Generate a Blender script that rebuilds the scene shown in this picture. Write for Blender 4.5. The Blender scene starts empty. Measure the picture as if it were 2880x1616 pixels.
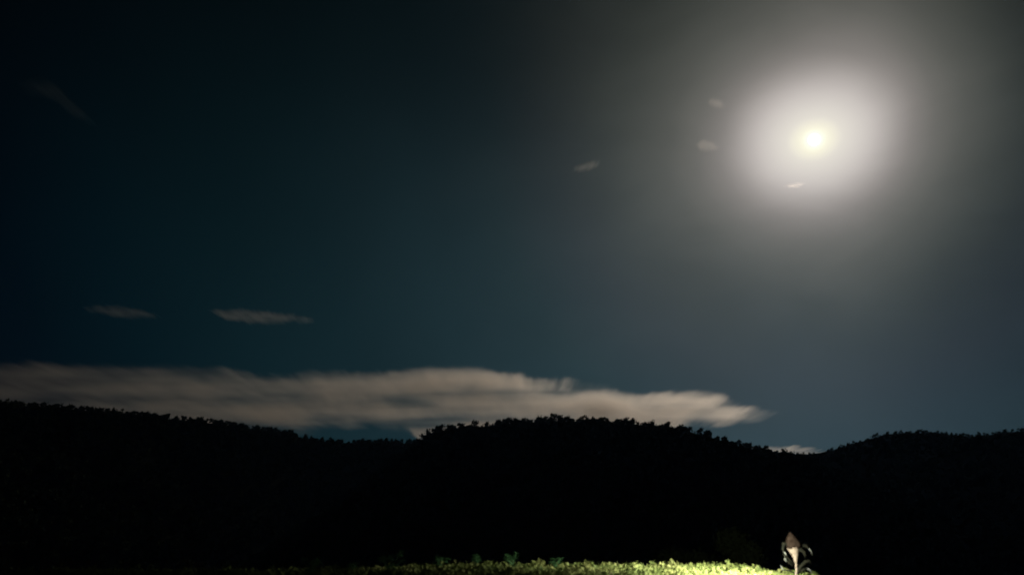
import bpy, math, random
import numpy as np
from mathutils import Vector, Matrix, noise

random.seed(7)
rng = np.random.default_rng(7)
S = bpy.context.scene
COL = S.collection
R = math.radians

# ------------------------------------------------------------------ camera
CAM = Vector((0.0, 0.0, 1.6))
PITCH = math.atan((1560 - 808) / 2095.0)
cam_d = bpy.data.cameras.new('camera')
cam_d.sensor_width = 36.0
cam_d.lens = 36.0 * 2095 / 2880
cam_d.dof.use_dof = True
cam_d.dof.focus_distance = 1200
cam_d.dof.aperture_fstop = 1.4
cam_d.clip_start = 0.05
cam_d.clip_end = 200000
cam = bpy.data.objects.new('camera', cam_d)
cam.location = CAM
cam.rotation_euler = (R(90) + PITCH, 0, 0)
COL.objects.link(cam)
S.camera = cam


def ray(px, py):
    """world direction seen at a point of the 2880 x 1616 photograph"""
    u, v = (px - 1440) / 2095.0, (808 - py) / 2095.0
    c, s = math.cos(PITCH), math.sin(PITCH)
    return Vector((u, c - v * s, s + v * c)).normalized()


def at(px, py, Y):
    d = ray(px, py)
    return CAM + d * (Y / d.y)


# ------------------------------------------------------------------ moon direction, sky, moonlight
MOON = ray(2290, 393)
MOON_EL = math.asin(MOON.z)
MOON_AZ = math.atan2(MOON.x, MOON.y)

world = bpy.data.worlds.new('World')
S.world = world
world.use_nodes = True
nt = world.node_tree
nt.nodes.clear()


class NT:
    """small helper for writing node trees"""
    def __init__(s, tree): s.t = tree

    def n(s, kind, **kw):
        nd = s.t.nodes.new(kind)
        for k, v in kw.items():
            setattr(nd, k, v)
        return nd

    def put(s, sock, v):
        if isinstance(v, bpy.types.NodeSocket):
            s.t.links.new(v, sock)
        elif v is not None:
            sock.default_value = v

    def math(s, op, a, b=None, c=None, clamp=False):
        nd = s.n('ShaderNodeMath', operation=op, use_clamp=clamp)
        s.put(nd.inputs[0], a); s.put(nd.inputs[1], b); s.put(nd.inputs[2], c)
        return nd.outputs[0]

    def vmath(s, op, a, b=None, scale=None):
        nd = s.n('ShaderNodeVectorMath', operation=op)
        s.put(nd.inputs[0], a)
        if b is not None: s.put(nd.inputs[1], b)
        if scale is not None: s.put(nd.inputs['Scale'], scale)
        return nd.outputs['Value'] if op in ('DOT_PRODUCT', 'LENGTH') else nd.outputs[0]

    def noise(s, vec, scale, detail=4.0, rough=0.5, dist=0.0):
        nd = s.n('ShaderNodeTexNoise')
        s.put(nd.inputs['Vector'], vec)
        nd.inputs['Scale'].default_value = scale
        nd.inputs['Detail'].default_value = detail
        nd.inputs['Roughness'].default_value = rough
        nd.inputs['Distortion'].default_value = dist
        return nd.outputs['Fac']

    def smooth(s, v, a, b, lo=0.0, hi=1.0):
        nd = s.n('ShaderNodeMapRange', interpolation_type='SMOOTHSTEP')
        s.put(nd.inputs[0], v)
        for i, q in zip((1, 2, 3, 4), (a, b, lo, hi)):
            nd.inputs[i].default_value = q
        return nd.outputs[0]

    def ramp(s, fac, stops, interp='LINEAR'):
        nd = s.n('ShaderNodeValToRGB')
        cr = nd.color_ramp
        cr.interpolation = interp
        while len(cr.elements) < len(stops):
            cr.elements.new(0.5)
        for e, (p, c) in zip(cr.elements, stops):
            e.position = p
            e.color = (*c, 1.0)
        s.put(nd.inputs[0], fac)
        return nd.outputs[0]

    def curve(s, fac, pts):
        nd = s.n('ShaderNodeFloatCurve')
        c = nd.mapping.curves[0]
        nd.mapping.use_clip = True
        c.points[0].location = pts[0]
        c.points[1].location = pts[-1]
        for p in pts[1:-1]:
            c.points.new(*p)
        nd.mapping.update()
        s.put(nd.inputs['Value'], fac)
        return nd.outputs[0]


def lin(r, g, b):
    f = lambda v: (v / 255 / 12.92) if v <= 10.3 else ((v / 255 + 0.055) / 1.055) ** 2.4
    return (f(r), f(g), f(b))


W = NT(nt)
tc = W.n('ShaderNodeTexCoord')
DIR = tc.outputs['Generated']
sky = W.n('ShaderNodeTexSky', sky_type='NISHITA')
sky.sun_disc = False
sky.sun_elevation = MOON_EL
sky.sun_rotation = MOON_AZ
bg1 = W.n('ShaderNodeBackground')
W.put(bg1.inputs[0], sky.outputs[0])
bg1.inputs[1].default_value = 0.00004
# moonlit thin high haze: brightness falls with the angle from the moon
dotm = W.vmath('DOT_PRODUCT', DIR, tuple(MOON))
ang = W.math('ARCCOSINE', W.math('MINIMUM', dotm, 1.0))
wisp = W.math('ADD', W.math('MULTIPLY', W.noise(DIR, 2.6, 3, 0.5), 0.7), W.math('MULTIPLY', W.noise(W.vmath('MULTIPLY', DIR, (5.0, 5.0, 11.0)), 1.0, 5, 0.55, 0.8), 0.3))
sep = W.n('ShaderNodeSeparateXYZ')
W.put(sep.inputs[0], DIR)
ang_w = W.math('MULTIPLY', ang, W.math('MULTIPLY_ADD', wisp, 0.55, 0.725))
ang_w = W.math('MULTIPLY', ang_w, W.smooth(sep.outputs[0], 0.40, 0.60, 1.05, 1.48))
# the thin veil lies flatter than it is wide, so the glow is squeezed in height close to the moon
dz = W.math('ABSOLUTE', W.math('SUBTRACT', sep.outputs[2], float(MOON.z)))
share = W.math('DIVIDE', dz, W.math('MAXIMUM', ang, 0.02))
near = W.smooth(ang, 0.05, 0.45, 0.26, 0.0)
ang_w = W.math('MULTIPLY', ang_w, W.math('MULTIPLY_ADD', W.math('MULTIPLY', share, share), near, 1.0))
core = W.ramp(W.math('DIVIDE', ang_w, 0.56), [
    (0.000, (1.6, 1.55, 1.3)),
    (0.020, lin(255, 252, 226)),
    (0.040, lin(244, 238, 218)),
    (0.060, lin(229, 223, 213)),
    (0.120, lin(199, 191, 186)),
    (0.170, lin(158, 151, 146)),
    (0.215, lin(126, 121, 116)),
    (0.270, lin(102, 100, 94)),
    (0.345, lin(79, 79, 73)),
    (0.450, lin(54, 56, 50)),
    (0.560, lin(35, 37, 32)),
    (0.680, lin(20, 21, 18)),
    (0.800, lin(7, 7, 6)),
    (0.900, lin(2, 2, 2)),
    (1.000, (0, 0, 0)),
], 'B_SPLINE')
tail = W.ramp(W.math('DIVIDE', ang, 1.2), [
    (0.00, lin(44, 51, 57)),
    (0.25, lin(40, 50, 57)),
    (0.34, lin(31, 48, 53)),
    (0.44, lin(25, 43, 48)),
    (0.54, lin(15, 34, 39)),
    (0.63, lin(8, 27, 32)),
    (0.74, lin(2, 17, 23)),
    (0.82, lin(0, 8, 15)),
    (1.00, lin(0, 2, 7)),
])
elev = W.smooth(sep.outputs[2], 0.12, 0.70, 1.12, 0.18)
side = W.smooth(sep.outputs[0], 0.34, 0.60, 1.0, 0.66)
cloudy = W.math('MULTIPLY_ADD', W.noise(DIR, 3.3, 5, 0.55, 0.3), 0.7, 0.78)
tail = W.vmath('SCALE', tail, scale=W.math('MULTIPLY', W.math('MULTIPLY', elev, side), cloudy))
tot = W.vmath('ADD', core, tail)
bg2 = W.n('ShaderNodeBackground')
W.put(bg2.inputs[0], tot)
add = W.n('ShaderNodeAddShader')
out = W.n('ShaderNodeOutputWorld')
nt.links.new(bg1.outputs[0], add.inputs[0])
nt.links.new(bg2.outputs[0], add.inputs[1])
nt.links.new(add.outputs[0], out.inputs[0])

sun_d = bpy.data.lights.new('moonlight', 'SUN')
sun_d.energy = 1.0
sun_d.angle = R(0.6)
sun_d.color = (1.0, 0.87, 0.74)
sun = bpy.data.objects.new('moonlight', sun_d)
sun.rotation_euler = (-MOON).to_track_quat('-Z', 'Y').to_euler()
sun.location = (0, 0, 50)
COL.objects.link(sun)

# the floodlight low on the bank, below the picture, that lights the ground cover
LAMP = Vector((2.4, 7.6, 1.86))
spot_d = bpy.data.lights.new('floodlight', 'SPOT')
spot_d.energy = 820
spot_d.spot_size = R(144)
spot_d.spot_blend = 1.0
spot_d.shadow_soft_size = 0.04
spot_d.color = (1.0, 0.95, 0.74)
spot = bpy.data.objects.new('floodlight', spot_d)
spot.location = LAMP
spot.rotation_euler = (Vector((2.12, 8.9, 1.38)) - LAMP).to_track_quat('-Z', 'Y').to_euler()
COL.objects.link(spot)

S.render.engine = 'CYCLES'
S.view_settings.view_transform = 'Standard'
S.view_settings.look = 'None'
S.view_settings.exposure = 0
S.view_settings.gamma = 1
S.view_settings.use_curve_mapping = False
S.cycles.filter_width = 1.8
S.cycles.volume_step_rate = 0.35
S.cycles.volume_max_steps = 128
S.cycles.volume_bounces = 1
S.cycles.max_bounces = 4


# ------------------------------------------------------------------ helpers
def tag(o, label=None, cat=None, group=None, kind=None):
    if label: o['label'] = label
    if cat: o['category'] = cat
    if group: o['group'] = group
    if kind: o['kind'] = kind
    return o


def mesh(name, V, F, mat=None, smooth=True):
    me = bpy.data.meshes.new(name)
    V = np.asarray(V, dtype=np.float32)
    if isinstance(F, np.ndarray):
        k = F.shape[1]
        me.vertices.add(len(V)); me.vertices.foreach_set('co', V.ravel())
        me.loops.add(F.size); me.loops.foreach_set('vertex_index', F.astype(np.int32).ravel())
        me.polygons.add(len(F)); me.polygons.foreach_set('loop_start', np.arange(0, F.size, k, dtype=np.int32))
        me.update(calc_edges=True)
    else:
        me.from_pydata([tuple(v) for v in V], [], F)
    if mat: me.materials.append(mat)
    if smooth: me.polygons.foreach_set('use_smooth', [True] * len(me.polygons))
    me.validate()
    return me


def obj(name, me, parent=None, loc=None):
    o = bpy.data.objects.new(name, me)
    COL.objects.link(o)
    if parent: o.parent = parent
    if loc is not None: o.location = loc
    return o


def grid_faces(nu, nv):
    i, j = np.meshgrid(np.arange(nu - 1), np.arange(nv - 1), indexing='ij')
    a = (i * nv + j).ravel()
    return np.stack([a, a + nv, a + nv + 1, a + 1], 1)


def surf(name, stops, scale, rough=0.9, bump=0.0, bump_scale=20, transl=0.0, coords='Object', spec=0.25):
    m = bpy.data.materials.new(name)
    m.use_nodes = True
    T = NT(m.node_tree)
    bs = m.node_tree.nodes['Principled BSDF']
    t = T.n('ShaderNodeTexCoord')
    f = T.noise(t.outputs[coords], scale, 5, 0.6)
    c = T.ramp(f, stops)
    T.put(bs.inputs['Base Color'], c)
    bs.inputs['Roughness'].default_value = rough
    bs.inputs['Specular IOR Level'].default_value = spec
    if bump:
        b = T.n('ShaderNodeBump')
        b.inputs['Strength'].default_value = bump
        T.put(b.inputs['Height'], T.noise(t.outputs[coords], bump_scale, 4, 0.6))
        T.put(bs.inputs['Normal'], b.outputs[0])
    if transl:
        tr = T.n('ShaderNodeBsdfTranslucent')
        T.put(tr.inputs[0], c)
        mx = T.n('ShaderNodeMixShader')
        mx.inputs[0].default_value = transl
        o = m.node_tree.nodes['Material Output']
        m.node_tree.links.new(bs.outputs[0], mx.inputs[1])
        m.node_tree.links.new(tr.outputs[0], mx.inputs[2])
        m.node_tree.links.new(mx.outputs[0], o.inputs[0])
    return m


M_forest = surf('forest_leaves', [(0.3, (0.016, 0.024, 0.012)), (0.7, (0.034, 0.046, 0.022))], 0.3, spec=0.0)
M_floor = surf('hill_soil', [(0.3, (0.006, 0.008, 0.005)), (0.7, (0.014, 0.016, 0.010))], 0.02, spec=0.0)
M_bark = surf('bark', [(0.3, (0.04, 0.032, 0.025)), (0.7, (0.08, 0.066, 0.05))], 3)
M_soil = surf('soil', [(0.3, (0.03, 0.026, 0.014)), (0.7, (0.07, 0.06, 0.03))], 4, bump=0.5, bump_scale=30)
M_grass = surf('ground_cover', [(0.28, (0.040, 0.068, 0.020)), (0.48, (0.12, 0.16, 0.045)), (0.70, (0.29, 0.31, 0.12))],
               2.3, transl=0.3, rough=0.7)
M_weed = surf('weed_leaf', [(0.3, (0.045, 0.13, 0.05)), (0.7, (0.09, 0.22, 0.09))], 9, transl=0.3, rough=0.6)
M_pale = surf('pale_dry', [(0.3, (0.060, 0.046, 0.035)), (0.7, (0.150, 0.127, 0.105))], 25, bump=0.2, bump_scale=90)
M_brown = surf('brown_husk', [(0.3, (0.005, 0.0035, 0.0026)), (0.7, (0.015, 0.011, 0.009))], 30, spec=0.0, bump=0.6, bump_scale=80)
M_dleaf = surf('withered_leaf', [(0.3, (0.004, 0.005, 0.004)), (0.7, (0.010, 0.010, 0.007))], 20, transl=0.1, spec=0.02)
M_dtip = surf('grey_glint_tip', [(0.3, (0.05, 0.058, 0.053)), (0.7, (0.10, 0.11, 0.10))], 20, spec=0.02)  # pale dry leaf tips, with their glint put into the grey colour


# ------------------------------------------------------------------ the ground
def crest_z(x):
    return 1.425 + 0.02 * math.sin(x * 0.9 + 1.0) - 0.09 * min(2, max(0, x - 2.45)) - 0.012 * max(0, -x)


def ground_z(x, y):
    """lawn rising as a bank from the camera to a crest nine metres off, then down to the valley"""
    cz = crest_z(max(-30, min(30, x)))
    if y < 9.2:
        t = max(0.0, (9.2 - y) / 9.2)
        z = cz * (1 - min(1, t) ** 1.35) if y > 0 else 0.0
    else:
        d = y - 9.2
        z = cz - 22 * (1 - math.exp(-(d / 160.0) ** 1.5)) - 0.02 * min(d, 8)
    z += 0.03 * noise.noise(Vector((x * 0.9, y * 0.9, 0))) * (1 if y < 40 else 0)
    return z


ys = np.concatenate([[-4000, -1500, -500, -150, -40, -12, -4], np.linspace(0, 12, 61), [13, 15, 18, 24, 34, 50, 75, 110, 160, 230, 320, 450, 650, 1000, 1500, 2500, 4500, 9000, 20000, 50000]])
xs = np.concatenate([-np.array([50000, 20000, 8000, 3000, 1200, 500, 200, 90, 45, 25, 16]), np.linspace(-12, 12, 81), [16, 25, 45, 90, 200, 500, 1200, 3000, 8000, 20000, 50000]])
V = [(x, y, ground_z(x, y)) for y in ys for x in xs]
ground = obj('ground', mesh('ground', V, grid_faces(len(ys), len(xs))[:, ::-1], M_soil))
tag(ground, 'dark field rising as a low bank to a crest near the viewer', kind='structure')


# ------------------------------------------------------------------ hills
def lerp_pts(pts, x):
    return float(np.interp(x, [p[0] for p in pts], [p[1] for p in pts]))


def hill(pts, D, x0, x1, step, drop, rough, label, slope=36):
    """ridge through pts, steep wooded flank towards the viewer, running on behind"""
    n = int((x1 - x0) / step) + 1
    rows, ridge = [], []
    offs = np.concatenate([np.linspace(-D * 0.42, 0, 34), np.linspace(0, D * 0.5, 12)[1:]])
    for i in range(n):
        px = x0 + i * step
        py = lerp_pts(pts, px) + drop
        d = ray(px, py)
        h = math.hypot(d.x, d.y)
        Dl = D * (1 + 0.07 * math.sin(px * 0.0021 + D))
        p = CAM + d * (Dl / h)
        p.z += rough * (noise.noise(Vector((px * 0.012, D, 0))) + 0.5 * noise.noise(Vector((px * 0.04, D, 3))))
        hx, hy = d.x / h, d.y / h
        ridge.append((px, p.copy(), (hx, hy)))
        row = []
        for o in offs:
            q = Vector((p.x + hx * o, p.y + hy * o, 0))
            f = min(1.0, abs(o) / (D * 0.08))
            nz = noise.noise(Vector((q.x * 0.006, q.y * 0.006, 1))) * 9 + noise.noise(Vector((q.x * 0.02, q.y * 0.02, 5))) * 7
            z = p.z - abs(o) * math.tan(R(slope if o < 0 else 24)) + nz * f - 4 * f
            q.z = max(-32 - 0.01 * abs(o), z)
            row.append(tuple(q))
        rows += row
    o = obj('hill', mesh('hill', rows, grid_faces(n, len(offs))[:, ::-1], M_floor))
    tag(o, label, kind='structure')
    return ridge


P_left = [(-2600, 1000), (-1200, 1060), (-400, 1112), (0, 1131), (120, 1140), (250, 1152), (420, 1166), (600, 1184), (760, 1206), (880, 1232),
          (960, 1240), (1100, 1239), (1180, 1242), (1260, 1260), (1420, 1330), (1600, 1420), (1850, 1560)]
P_mid = [(700, 1560), (960, 1420), (1060, 1330), (1130, 1272), (1180, 1236), (1206, 1212), (1260, 1200), (1340, 1192), (1420, 1184), (1500, 1180), (1600, 1176),
         (1680, 1178), (1760, 1184), (1850, 1194), (1920, 1202), (2000, 1222), (2080, 1250), (2150, 1266), (2220, 1278), (2300, 1305), (2400, 1350), (2600, 1450), (2800, 1560)]
P_right = [(1300, 1560), (1800, 1370), (2000, 1310), (2120, 1284), (2200, 1273), (2280, 1272), (2350, 1260), (2400, 1244), (2450, 1228), (2500, 1216), (2560, 1212), (2640, 1215),
           (2720, 1223), (2780, 1218), (2830, 1210), (2880, 1209), (3100, 1200), (3600, 1150), (5000, 1120)]

r_right = hill(P_right, 1350, 1300, 4600, 12, 4, 1.5, 'smooth dark hill on the right beneath the moon')
r_left = hill(P_left, 1500, -2600, 1850, 12, 5, 2.5, 'long dark wooded hill sloping down from the left edge')
r_mid = hill(P_mid, 1080, 700, 3000, 8, 7, 2.0, 'broad wooded hill in the middle with bumpy tree line')


# ------------------------------------------------------------------ trees
def leaf_tris(P, size, rs, squash=0.7):
    """one small triangle pair (a leaf clump) at each point"""
    n = len(P)
    a = rs.normal(size=(n, 3)); a /= np.linalg.norm(a, axis=1)[:, None]
    b = np.cross(a, rs.normal(size=(n, 3))); b /= np.linalg.norm(b, axis=1)[:, None]
    s = size * rs.uniform(0.6, 1.35, n)[:, None]
    V = np.stack([P - a * s, P + b * s * squash, P + a * s, P - b * s * squash], 1).reshape(-1, 3)
    return V, np.arange(n * 4).reshape(n, 4)


def crown_points(rs, h, w, n, lobes, base=0.3):
    C = []
    for k in range(lobes):
        t = rs.uniform(0, 1)
        z = h * (base + 0.12 + (0.80 - base) * t)
        r = w * 0.5 * (1 - 0.6 * t) * rs.uniform(0.2, 1)
        an = rs.uniform(0, 6.283)
        C.append((r * math.cos(an), r * math.sin(an), z, w * rs.uniform(0.16, 0.30)))
    C = np.array(C)
    pick = rs.integers(0, lobes, n)
    d = rs.normal(size=(n, 3)); d /= np.linalg.norm(d, axis=1)[:, None]
    rad = rs.uniform(0.45, 1.05, n)[:, None]
    return C[pick, :3] + d * rad * C[pick, 3:4] * np.array([1, 1, 0.8]), C


def tube(pts, rads, sides=6):
    V, F = [], []
    for k, (p, r) in enumerate(zip(pts, rads)):
        p = Vector(p)
        q0 = Vector(pts[max(0, k - 1)]); q1 = Vector(pts[min(len(pts) - 1, k + 1)])
        t = (q1 - q0).normalized()
        u = t.orthogonal().normalized(); v = t.cross(u)
        for j in range(sides):
            a = 6.2832 * j / sides
            V.append(p + (u * math.cos(a) + v * math.sin(a)) * r)
    for k in range(len(pts) - 1):
        for j in range(sides):
            a, b = k * sides + j, k * sides + (j + 1) % sides
            F.append((a, b, b + sides, a + sides))
    n = len(V)
    F.append(tuple(range(sides - 1, -1, -1)))
    F.append(tuple(range(n - sides, n)))
    return V, F


def join(parts):
    V, F = [], []
    for v, f in parts:
        o = len(V)
        V += [tuple(q) for q in v]
        F += [tuple(i + o for i in q) for q in f]
    return V, F


protos = []
for k in range(8):
    rs = np.random.default_rng(100 + k)
    h = [10, 8, 12, 9, 7, 11, 13, 6][k]
    w = [8, 8.5, 7, 9, 7, 6, 8, 7][k]
    P, C = crown_points(rs, h, w, 460, 11, 0.06)
    V, F = leaf_tris(P, 0.7, rs)
    cm = mesh('crown', V, F, M_forest, smooth=False)
    parts = [tube([(0, 0, -2.5), (0.1, 0, h * 0.3), (0.05, 0.1, h * 0.6), (0, 0, h * 0.85)], [0.34, 0.26, 0.16, 0.05])]
    for c in C[:6]:
        z0 = h * rs.uniform(0.25, 0.5)
        parts.append(tube([(0.05, 0, z0), ((c[0]) * 0.5, c[1] * 0.5, (z0 + c[2]) / 2 - 0.2), (c[0], c[1], c[2])], [0.13, 0.09, 0.03], 4))
    V, F = join(parts)
    tm = mesh('trunk', V, F, M_bark)
    protos.append((cm, tm))

tree_no = 0
def ridge_trees(ridge, x0, x1, step, size, label, group):
    global tree_no
    px = x0
    xs_ = [r[0] for r in ridge]
    while px < x1:
        cl = noise.noise(Vector((px * 0.02, step, 4.0)))
        px += step * random.uniform(0.4, 1.6) * (1.0 - 0.9 * cl)
        i = min(len(ridge) - 1, max(0, int(np.searchsorted(xs_, px))))
        a, b = ridge[i - 1], ridge[i]
        t = (px - a[0]) / (b[0] - a[0])
        p = a[1].lerp(b[1], t)
        hx, hy = a[2]
        off = random.uniform(-3, 14)
        cm, tm = protos[random.randrange(8)]
        root = bpy.data.objects.new('ridge_tree', None)
        COL.objects.link(root)
        root.location = (p.x - hx * off, p.y - hy * off, p.z - off * 0.62 - 0.3)
        s = size * random.choice((0.45, 0.55, 0.65, 0.75, 0.9, 1.1, 1.5)) * (1.0 + 0.5 * noise.noise(Vector((px * 0.013, 9.0, step))))
        root.scale = (s * random.uniform(0.85, 1.2), s * random.uniform(0.85, 1.2), s)
        root.rotation_euler = (0, 0, random.uniform(0, 6.28))
        root.empty_display_size = 1
        obj('crown', cm, root)
        obj('trunk', tm, root)
        tag(root, next(l for lim, l in label if px < lim), 'tree', group)
        tree_no += 1


ridge_trees(r_left, -30, 1175, 12.0, 0.6, [
    (430, 'dark leafy tree on the left hill ridge, along its highest stretch by the left edge'),
    (880, 'dark leafy tree on the sloping stretch of the left hill ridge, under the thick cloud'),
    (9999, 'dark tree on the low level stretch of ridge, between left and middle hills')], 'trees on the left ridge')
ridge_trees(r_mid, 1185, 2190, 9.0, 0.52, [
    (1400, 'dark rounded tree on the rising left shoulder of the middle hill'),
    (1830, 'dark rounded tree on the flat bumpy summit of the middle hill'),
    (9999, 'dark tree on the descending right shoulder of the middle hill')], 'trees on the middle ridge')
ridge_trees(r_right, 2230, 2900, 13, 0.33, [
    (2540, 'small far tree on the rising slope of the right hill, below the moon'),
    (9999, 'small far tree on the rounded top of the right hill, by the right edge')], 'trees on the right ridge')


def forest(ridge, x0, x1, n, depth, label, tris=34, size=1.0):
    """the wood covering a flank: reads as one dark mass"""
    rs = np.random.default_rng(int(x1))
    Vs = []
    base = [crown_points(np.random.default_rng(500 + k), 9, 8.5, tris, 6, 0.15)[0] for k in range(6)]
    xs_ = np.array([r[0] for r in ridge])
    for _ in range(n):
        px = rs.uniform(x0, x1)
        i = min(len(ridge) - 1, max(1, int(np.searchsorted(xs_, px))))
        p = ridge[i - 1][1].lerp(ridge[i][1], (px - xs_[i - 1]) / (xs_[i] - xs_[i - 1]))
        hx, hy = ridge[i][2]
        off = depth * rs.uniform(0.0, 1) ** 1.25 - 6
        x, y = p.x - hx * off, p.y - hy * off
        f = min(1.0, abs(off) / (math.hypot(p.x, p.y) * 0.08))
        nz = noise.noise(Vector((x * 0.006, y * 0.006, 1))) * 9 + noise.noise(Vector((x * 0.02, y * 0.02, 5))) * 7
        z = max(-32, p.z - abs(off) * math.tan(R(36)) + nz * f - 4 * f) - 1.2
        s = rs.uniform(0.7, 1.35) * size
        Vs.append(base[rs.integers(0, 6)] * s + np.array([x, y, z]))
    P = np.concatenate(Vs)
    V, F = leaf_tris(P, 1.9 * size, rs)
    o = obj('forest', mesh('forest', V, F, M_forest, smooth=False))
    tag(o, label, 'forest', kind='stuff')


forest(r_left, -150, 1700, 8000, 520, 'dark unbroken wood covering the long left hill')
forest(r_mid, 750, 2990, 6500, 330, 'dark wood covering the flank of the middle hill')
forest(r_right, 1800, 3050, 6500, 480, 'dark wood covering the far right hill', size=0.6)


# ------------------------------------------------------------------ foreground ground cover
def scatter(n, x0, x1, y0, y1, rs):
    x = rs.uniform(x0, x1, n); y = rs.uniform(y0, y1, n)
    z = np.array([ground_z(a, b) for a, b in zip(x, y)])
    return x, y, z


rs = np.random.default_rng(3)
n = 60000
x, y, z = scatter(n, -5.5, 5.5, 7.0, 10.0, rs)
clump = np.array([noise.noise(Vector((a * 5.5, b * 5.5, 2))) + 0.6 * noise.noise(Vector((a * 14, b * 14, 7))) for a, b in zip(x, y)])
hh = np.clip(0.030 + 0.095 * clump, 0.002, 0.13) * rs.uniform(0.5, 1.15, n)
P = np.stack([x, y, z + hh], 1)
V1, F1 = leaf_tris(P, 0.019, rs, 0.85)
# upright blades between the leaves
n2 = 5000
x, y, z = scatter(n2, -5.5, 5.5, 7.0, 10.0, rs)
an = rs.uniform(0, 6.283, n2); hb = rs.uniform(0.03, 0.08, n2) * rs.choice([1, 1, 1, 1.5], n2)
wb = 0.0028
dx, dy = np.cos(an) * wb, np.sin(an) * wb
lean = rs.normal(0, 0.35, (n2, 2)) * hb[:, None]
B = np.stack([np.stack([x - dx, y - dy, z - 0.01], 1), np.stack([x + dx, y + dy, z - 0.01], 1),
              np.stack([x + dx * .7 + lean[:, 0] * .4, y + dy * .7 + lean[:, 1] * .4, z + hb * .6], 1),
              np.stack([x + lean[:, 0], y + lean[:, 1], z + hb], 1)], 1).reshape(-1, 3)
F2 = np.arange(n2 * 4).reshape(n2, 4) + len(V1)
cover = obj('ground_cover', mesh('ground_cover', np.concatenate([V1, B]), np.concatenate([F1, F2]), M_grass, smooth=False))
tag(cover, 'low leafy ground cover lit yellow green by a lamp, fading leftwards', 'grass', kind='stuff')


# ------------------------------------------------------------------ leafy weeds at the dim end of the lit strip
def leaf_strip(pts, widths, up=Vector((0, 0, 1)), thick=0.0015):
    V, F = [], []
    n = len(pts)
    for k, (p, w) in enumerate(zip(pts, widths)):
        p = Vector(p)
        t = (Vector(pts[min(n - 1, k + 1)]) - Vector(pts[max(0, k - 1)])).normalized()
        s = t.cross(up)
        if s.length < 0.05: s = t.cross(Vector((0, 1, 0)))
        s.normalize(); nn = s.cross(t).normalized()
        V += [p - s * w + nn * w * 0.25, p - nn * thick, p + s * w + nn * w * 0.25, p + nn * thick]
    for k in range(n - 1):
        for j in range(4):
            a, b = k * 4 + j, k * 4 + (j + 1) % 4
            F.append((a, b, b + 4, a + 4))
    F.append((3, 2, 1, 0)); F.append(tuple(range(4 * n - 4, 4 * n)))
    return V, F


def weed(px, Y, h, spread, n_leaf, label, seed, name='leafy_weed', cat='weed', group='leafy weeds at the dim end of the lit strip', mat=None):
    mat = mat or M_weed
    rs = random.Random(seed)
    c = at(px, 1600, Y)
    gz = ground_z(c.x, Y)
    root = obj(name, None, loc=(c.x, Y, gz))
    tag(root, label, cat, group)
    stems, leaves = [], []
    for k in range(7):
        an = rs.uniform(0, 6.28); r = spread * rs.uniform(0.2, 1)
        top = Vector((r * math.cos(an), r * math.sin(an), h * rs.uniform(0.6, 1.0)))
        pts = [Vector((0, 0, -0.02)), Vector((top.x * .3, top.y * .3, top.z * .5)), top]
        stems.append(tube(pts, [0.004, 0.003, 0.0015], 5))
        for j in range(n_leaf):
            t = rs.uniform(0.25, 1)
            b = pts[1].lerp(top, t) if t > 0.5 else pts[0].lerp(pts[1], t * 2)
            a2 = rs.uniform(0, 6.28); L = rs.uniform(0.03, 0.06)
            e = Vector((math.cos(a2), math.sin(a2), rs.uniform(-0.1, 0.5)))
            leaves.append(leaf_strip([b, b + e * L * .35, b + e * L * .7 + Vector((0, 0, -.004)), b + e * L + Vector((0, 0, -.012))],
                                     [0.002, L * .28, L * .22, 0.001], thick=0.0006))
    V, F = join(stems); obj('stems', mesh('stems', V, F, mat), root)
    V, F = join(leaves); o = obj('leaves', mesh('leaves', V, F, mat, smooth=False), root); o['kind'] = 'stuff'


weed(868, 8.9, 0.22, 0.12, 22, 'dim leafy weed furthest left of the lit strip', 1)
weed(985, 9.1, 0.15, 0.09, 16, 'short dim weed between the leftmost weed and the tall round one', 6)
weed(1098, 8.8, 0.27, 0.14, 30, 'tallest, roundest green weed at the left end of the lit ground cover', 2)
weed(1230, 9.2, 0.16, 0.13, 20, 'low green weed just right of the tall round weed', 4)
weed(1335, 9.3, 0.19, 0.13, 20, 'middle green weed of the back row, where the ground cover turns yellow', 3)
weed(1440, 9.3, 0.20, 0.12, 20, 'upright green weed of the back row, under the summit of the middle hill', 5)
weed(1560, 9.4, 0.16, 0.14, 18, 'low spreading weed furthest right of the back row', 7)


def bush(px, Y, h, w, label, seed):  # added bushes, standing in for the dim green glow above the lit ground
    rs = np.random.default_rng(seed)
    c = at(px, 1600, Y)
    root = obj('bush', None, loc=(c.x, Y, ground_z(c.x, Y)))
    tag(root, label, 'bush')
    P, C = crown_points(rs, h, w, 5200, 16, 0.0)
    V, F = leaf_tris(P, 0.045, rs, 0.6)
    o = obj('leaves', mesh('leaves', V, F, M_forest, smooth=False), root)
    o['kind'] = 'stuff'
    V, F = join([tube([(0, 0, -0.05), (q[0] * 0.4, q[1] * 0.4, q[2] * 0.45), (q[0], q[1], q[2])], [0.012, 0.008, 0.003], 5) for q in C[:9]])
    obj('stems', mesh('stems', V, F, M_bark), root)


bush(2085, 21.0, 1.45, 1.9, 'barely lit round bush added to hint at the green glow behind the brightest ground cover', 11)
bush(1925, 23.0, 1.05, 2.1, 'lower barely lit bush added left of the round one, for the green glow behind the ground cover', 12)

# ------------------------------------------------------------------ the stalk at the right end of the lit strip
YS = 8.45
base = at(2239, 1600, YS)
gz = ground_z(base.x, YS)
stalk = obj('withered_plant', None, loc=(base.x, YS, gz))
tag(stalk, 'withered plant on a pale stalk, brown hooded head, right end of the lit ground cover', 'plant')


def L(px, py, dy=0.0):
    q = at(px, py, YS + dy)
    return Vector((q.x - base.x, dy, q.z - gz))


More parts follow.
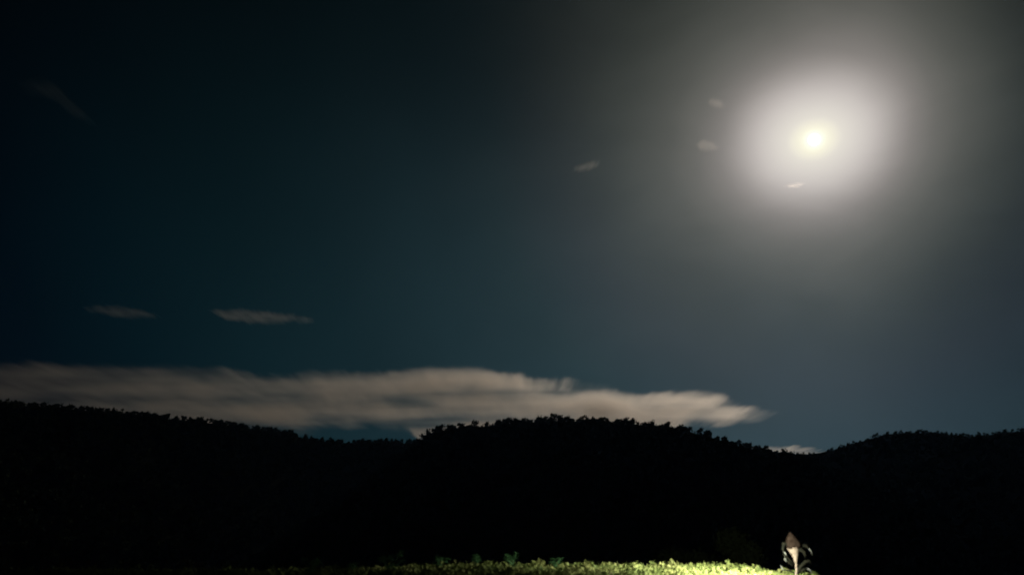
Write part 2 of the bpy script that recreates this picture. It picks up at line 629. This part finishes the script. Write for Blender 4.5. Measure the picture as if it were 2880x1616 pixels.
def lathe(cs, rs_, sides=18, rough=0.0, seed=0, depth=1.0):
    V, F = [], []
    for k, (c, r) in enumerate(zip(cs, rs_)):
        for j in range(sides):
            a = 6.2832 * j / sides
            rr = r * (1 + rough * noise.noise(Vector((math.cos(a) * 2.5, math.sin(a) * 2.5, k * 0.45 + seed))))
            V.append(Vector((c.x + rr * math.cos(a), c.y + rr * math.sin(a) * depth, c.z)))
    for k in range(len(cs) - 1):
        for j in range(sides):
            a, b = k * sides + j, k * sides + (j + 1) % sides
            F.append((a, a + sides, b + sides, b))
    F.append(tuple(range(sides)))
    F.append(tuple(range(len(V) - 1, len(V) - sides - 1, -1)))
    return V, F


PXM = YS / 2095 / math.cos(PITCH) * 0.96
g0 = Vector((0.02, 0, -0.03))
V, F = lathe([g0, L(2238, 1612), L(2240, 1600), L(2239, 1590), L(2238.5, 1582)], [0.014, 0.013, 0.011, 0.010, 0.0115], 12, 0.2)
obj('stem', mesh('stem', V, F, M_pale), stalk)
V, F = lathe([L(2238.5, 1583), L(2237.5, 1574), L(2236.5, 1566), L(2235, 1558), L(2233, 1550), L(2232, 1543), L(2231.5, 1539), L(2231.5, 1541)],
             [3.2 * PXM, 4.2 * PXM, 6.0 * PXM, 8.6 * PXM, 11.6 * PXM, 14.5 * PXM, 15.8 * PXM, 12 * PXM], 22, 0.10, 4)
obj('funnel', mesh('funnel', V, F, M_pale), stalk)
V, F = lathe([L(2231, 1542), L(2230, 1536), L(2228.5, 1527), L(2227, 1517), L(2225, 1508), L(2223, 1500), L(2222, 1495)],
             [14 * PXM, 17.5 * PXM, 17.5 * PXM, 14.5 * PXM, 10 * PXM, 5 * PXM, 1 * PXM], 24, 0.35, 9)
head = obj('seed_head', mesh('seed_head', V, F, M_brown), stalk)
# drooping withered bracts round the head
sp = random.Random(5)
for (pts, w, tip) in [
    ([(2226, 1541, 0), (2214, 1529, -.02), (2204, 1528, -.04), (2202, 1542, -.05), (2205, 1551, -.05)], 5, [(2205, 1551, -.05), (2209, 1555, -.05), (2214, 1561, -.05)]),
    ([(2240, 1542, 0), (2254, 1534, .0), (2268, 1534, -.02), (2274, 1540, -.03)], 6, [(2274, 1540, -.03), (2280, 1547, -.035), (2286, 1559, -.04)]),
    ([(2236, 1545, 0), (2250, 1544, -.04), (2262, 1552, -.06), (2267, 1566, -.06)], 7, None),
    ([(2236, 1590, 0), (2222, 1574, -.02), (2208, 1562, -.03), (2202, 1557, -.03)], 2.5, None),
    ([(2236, 1596, 0), (2224, 1585, -.02), (2214, 1578, -.03)], 2.0, [(2214, 1578, -.03), (2209, 1573, -.03), (2206, 1567, -.03)]),
    ([(2237, 1612, 0), (2222, 1603, -.02), (2206, 1602, -.03)], 3.0, [(2206, 1602, -.03), (2200, 1598, -.03), (2196, 1588, -.03)]),
    ([(2241, 1612, 0), (2252, 1592, -.02), (2266, 1578, -.03), (2276, 1575, -.03), (2283, 1585, -.03)], 4.5, None),
    ([(2241, 1614, 0), (2256, 1602, -.02), (2270, 1597, -.03)], 3.2, [(2270, 1597, -.03), (2279, 1602, -.03), (2285, 1613, -.03)]),
]:
    P = [L(*p) for p in pts]
    n = len(P)
    ws = [w * PXM * (0.35 + 0.65 * math.sin(math.pi * min(1, 0.2 + k / n))) for k in range(n)]
    V, F = leaf_strip(P, ws, up=Vector((0, -1, 0.3)), thick=0.002)
    lf = obj('leaf', mesh('leaf', V, F, M_dleaf), stalk)
    if tip:
        P = [L(*p) for p in tip]
        V, F = leaf_strip(P, [1.6 * PXM, 2.4 * PXM, 0.5 * PXM], up=Vector((0, -1, 0.3)), thick=0.002)
        obj('leaf_tip', mesh('leaf_tip', V, F, M_dtip), lf)


# ------------------------------------------------------------------ the moon
MD = 60000.0
rad = MD * 16.0 / 2095 / 1.10
import bmesh
bm = bmesh.new()
bmesh.ops.create_icosphere(bm, subdivisions=5, radius=rad)
me = bpy.data.meshes.new('moon')
bm.to_mesh(me); bm.free()
m = bpy.data.materials.new('moon_surface')
m.use_nodes = True
T = NT(m.node_tree)
m.node_tree.nodes.remove(m.node_tree.nodes['Principled BSDF'])
em = T.n('ShaderNodeEmission')
tcn = T.n('ShaderNodeTexCoord')
T.put(em.inputs[0], T.ramp(T.noise(tcn.outputs['Generated'], 3, 5), [(0.35, (1.0, 0.93, 0.72)), (0.65, (1.0, 0.98, 0.88))]))
em.inputs[1].default_value = 3.0
m.node_tree.links.new(em.outputs[0], m.node_tree.nodes['Material Output'].inputs[0])
me.materials.append(m)
me.polygons.foreach_set('use_smooth', [True] * len(me.polygons))
moon = obj('moon', me, loc=CAM + MOON * MD)
tag(moon, 'brilliant full moon glowing high in the right of the night sky', 'moon')


# ------------------------------------------------------------------ clouds (volumes)
def cloud(top, bottom, Y, depth, label, dens, seed, streak=1.0, soft=1.0, aniso=0.78, name='cloud', edge=1.0, margin=40, fs=1.0, taper=0.0):
    """cloud volume whose upper and lower surfaces follow two curves; it stands Y metres off and is `depth` thick"""
    tp = [at(px, py, Y) for px, py in top]
    bp = [at(px, py, Y) for px, py in bottom]
    xa, xb = min(p.x for p in tp + bp), max(p.x for p in tp + bp)
    za, zb = min(p.z for p in tp + bp), max(p.z for p in tp + bp)
    mg = margin * Y / 2095
    xa -= mg; xb += mg; za -= mg; zb += mg
    cx, cz = (xa + xb) / 2, (za + zb) / 2
    sx, sz = xb - xa, zb - za
    me_ = bpy.data.meshes.new(name)
    b = bmesh.new()
    bmesh.ops.create_cube(b, size=1.0)
    bmesh.ops.scale(b, vec=(sx, depth, sz), verts=b.verts)
    b.to_mesh(me_); b.free()
    mt = bpy.data.materials.new('cloud_vapour')
    mt.use_nodes = True
    T = NT(mt.node_tree)
    mt.node_tree.nodes.remove(mt.node_tree.nodes['Principled BSDF'])
    tcn = T.n('ShaderNodeTexCoord')
    O = tcn.outputs['Object']
    sp_ = T.n('ShaderNodeSeparateXYZ'); T.put(sp_.inputs[0], O)
    un = T.math('MULTIPLY_ADD', sp_.outputs[0], 1 / sx, 0.5)
    zn = T.math('MULTIPLY_ADD', sp_.outputs[2], 1 / sz, 0.5)
    yn = T.math('ABSOLUTE', T.math('DIVIDE', sp_.outputs[1], depth / 2))
    C = lambda P: [((p.x - xa) / sx, (p.z - za) / sz) for p in P]
    ct = T.curve(un, C(tp)); cb = T.curve(un, C(bp))
    # billows and streaks, drawn out along the wind
    u = fs * Y / 9000.0
    vs = T.vmath('MULTIPLY', T.vmath('ADD', O, (seed * 913.0, seed * 377.0, seed * 211.0)), (1 / (850 * u), 1 / (6000 * u), 1 / (240 * u)))
    n1 = T.noise(vs, 1.5, 9, 0.66, 0.2)
    vs2 = T.vmath('MULTIPLY', O, (1 / (2400 * u), 1 / (9000 * u), 1 / (120 * u)))
    n2 = T.noise(vs2, 1.0, 4, 0.6, 0.5)
    n3 = T.noise(T.vmath('MULTIPLY', O, (1 / (700 * u), 1 / (9000 * u), 1 / (95 * u))), 1.0, 6, 0.6, 0.15)
    amp = 0.42 * edge * 300 * u / sz * soft
    bil = T.math('ADD', T.math('MULTIPLY', T.math('SUBTRACT', n1, 0.5), amp * 2), T.math('MULTIPLY', T.math('SUBTRACT', n3, 0.5), amp * 0.8))
    e1 = T.math('ADD', T.math('SUBTRACT', ct, zn), bil)
    e2 = T.math('ADD', T.math('SUBTRACT', zn, cb), bil)
    so = 30 * soft * u / sz
    a = T.smooth(e1, -so * 0.3, so)
    b2 = T.smooth(e2, -so * 0.5, so * 1.6)
    dd = T.smooth(yn, 0.45, 1.0, 1.0, 0.0)
    st = T.smooth(n2, 0.40, 0.60, 1 - 0.93 * streak, 1.0)
    fine = T.smooth(T.math('MULTIPLY_ADD', n3, 0.5, T.math('MULTIPLY', n1, 0.5)), 0.38, 0.60, 0.35, 1.5)
    d = T.math('MULTIPLY', T.math('MULTIPLY', T.math('MULTIPLY', a, b2), T.math('MULTIPLY', dd, st)), fine)
    if taper:
        d = T.math('MULTIPLY', d, T.smooth(un, 0.0, 0.75, taper, 1.0))
    d = T.math('MULTIPLY', d, dens)
    pv = T.n('ShaderNodeVolumePrincipled')
    pv.inputs['Color'].default_value = (0.95, 0.88, 0.79, 1)
    pv.inputs['Anisotropy'].default_value = aniso
    T.put(pv.inputs['Density'], d)
    mt.node_tree.links.new(pv.outputs[0], mt.node_tree.nodes['Material Output'].inputs['Volume'])
    me_.materials.append(mt)
    o = obj(name, me_, loc=(cx, Y + depth / 2, cz))
    tag(o, label, 'cloud')
    return o


top = [(-500, 1000), (0, 1005), (300, 1010), (450, 1014), (600, 1022), (700, 1034), (760, 1044), (870, 1030), (1050, 1036), (1150, 1028), (1260, 1018),
       (1350, 1022), (1420, 1040), (1500, 1050), (1600, 1058), (1700, 1066), (1790, 1096), (1900, 1094), (1970, 1084), (2040, 1094), (2070, 1120), (2165, 1144)]
bot = [(-500, 1220), (600, 1235), (780, 1205), (860, 1186), (1000, 1176), (1110, 1186), (1180, 1222), (1260, 1240), (1780, 1215), (1860, 1196), (1960, 1178), (2060, 1170), (2165, 1156)]
cloud(top, bot, 9000, 1000, 'long tan cloud bank lying behind the left and middle hills', 0.0030, 1, taper=0.10)

kw = dict(streak=0.5, margin=30, fs=0.25, edge=2.2)
kt = dict(streak=0.3, margin=30, fs=0.12, edge=2.6)
cloud([(590, 868), (650, 862), (720, 868), (800, 876), (852, 886)], [(590, 872), (650, 888), (720, 896), (800, 894), (852, 890)], 9500, 350,
      'thin grey wisp of cloud above the left end of the cloud bank', 0.0012, 3, soft=1.0, **kw)
cloud([(230, 858), (300, 852), (370, 862), (425, 874)], [(230, 862), (300, 876), (370, 882), (425, 878)], 9500, 350,
      'faint small wisp furthest left, beside the brighter wisp', 0.0008, 4, soft=1.0, **kw)
cloud([(1618, 462), (1650, 452), (1680, 448)], [(1618, 468), (1650, 468), (1680, 456)], 9500, 200,
      'tiny faint wisp high left of the moon, over the middle of the sky', 0.0004, 5, soft=1.6, **kt)
cloud([(1998, 276), (2016, 272), (2036, 284)], [(1998, 280), (2016, 290), (2036, 292)], 9500, 160,
      'tiny cloud puff up and left of the moon, upper of the pair', 0.0003, 6, soft=1.6, **kt)
cloud([(1966, 396), (1984, 388), (2016, 402)], [(1966, 404), (1984, 414), (2016, 412)], 9500, 160,
      'tiny cloud puff level with the moon on its left, lower of the pair', 0.0003, 7, soft=1.6, **kt)
cloud([(2222, 517), (2240, 512), (2256, 512)], [(2222, 521), (2240, 521), (2256, 517)], 9500, 100,
      'little bright sliver of cloud just under the moon', 0.0014, 8, soft=1.2, **kt)
cloud([(2080, 1256), (2190, 1252), (2250, 1250), (2320, 1262)], [(2080, 1290), (2190, 1290), (2250, 1290), (2320, 1280)], 9300, 500,
      'low pale cloud peeping over the saddle left of the right hill', 0.0016, 9, soft=1, **kw)

cloud([(60, 215), (110, 205), (160, 245), (220, 300)], [(60, 230), (110, 245), (160, 285), (220, 315)], 9500, 500,
      'barely visible bluish wisp of cloud in the upper left corner', 0.00012, 10, soft=1.6, **kw)

# ------------------------------------------------------------------ air
HZ = True
if HZ:
    x0, x1, y0, y1, z0, z1 = -5200, 5200, -120, 4700, -95, 640
    me_ = bpy.data.meshes.new('haze')
    b = bmesh.new(); bmesh.ops.create_cube(b, size=1.0)
    bmesh.ops.scale(b, vec=(x1 - x0, y1 - y0, z1 - z0), verts=b.verts)
    b.to_mesh(me_); b.free()
    mt = bpy.data.materials.new('night_air'); mt.use_nodes = True
    T = NT(mt.node_tree)
    mt.node_tree.nodes.remove(mt.node_tree.nodes['Principled BSDF'])
    pv = T.n('ShaderNodeVolumePrincipled')
    pv.inputs['Color'].default_value = (0.30, 0.58, 1.0, 1)
    pv.inputs['Density'].default_value = 0.000013
    pv.inputs['Anisotropy'].default_value = 0.7
    mt.node_tree.links.new(pv.outputs[0], mt.node_tree.nodes['Material Output'].inputs['Volume'])
    me_.materials.append(mt)
    hz = obj('haze', me_, loc=((x0 + x1) / 2, (y0 + y1) / 2, (z0 + z1) / 2))
    tag(hz, kind='stuff')
print('trees', tree_no, 'max', max(r[1].z for r in r_right + r_left + r_mid))
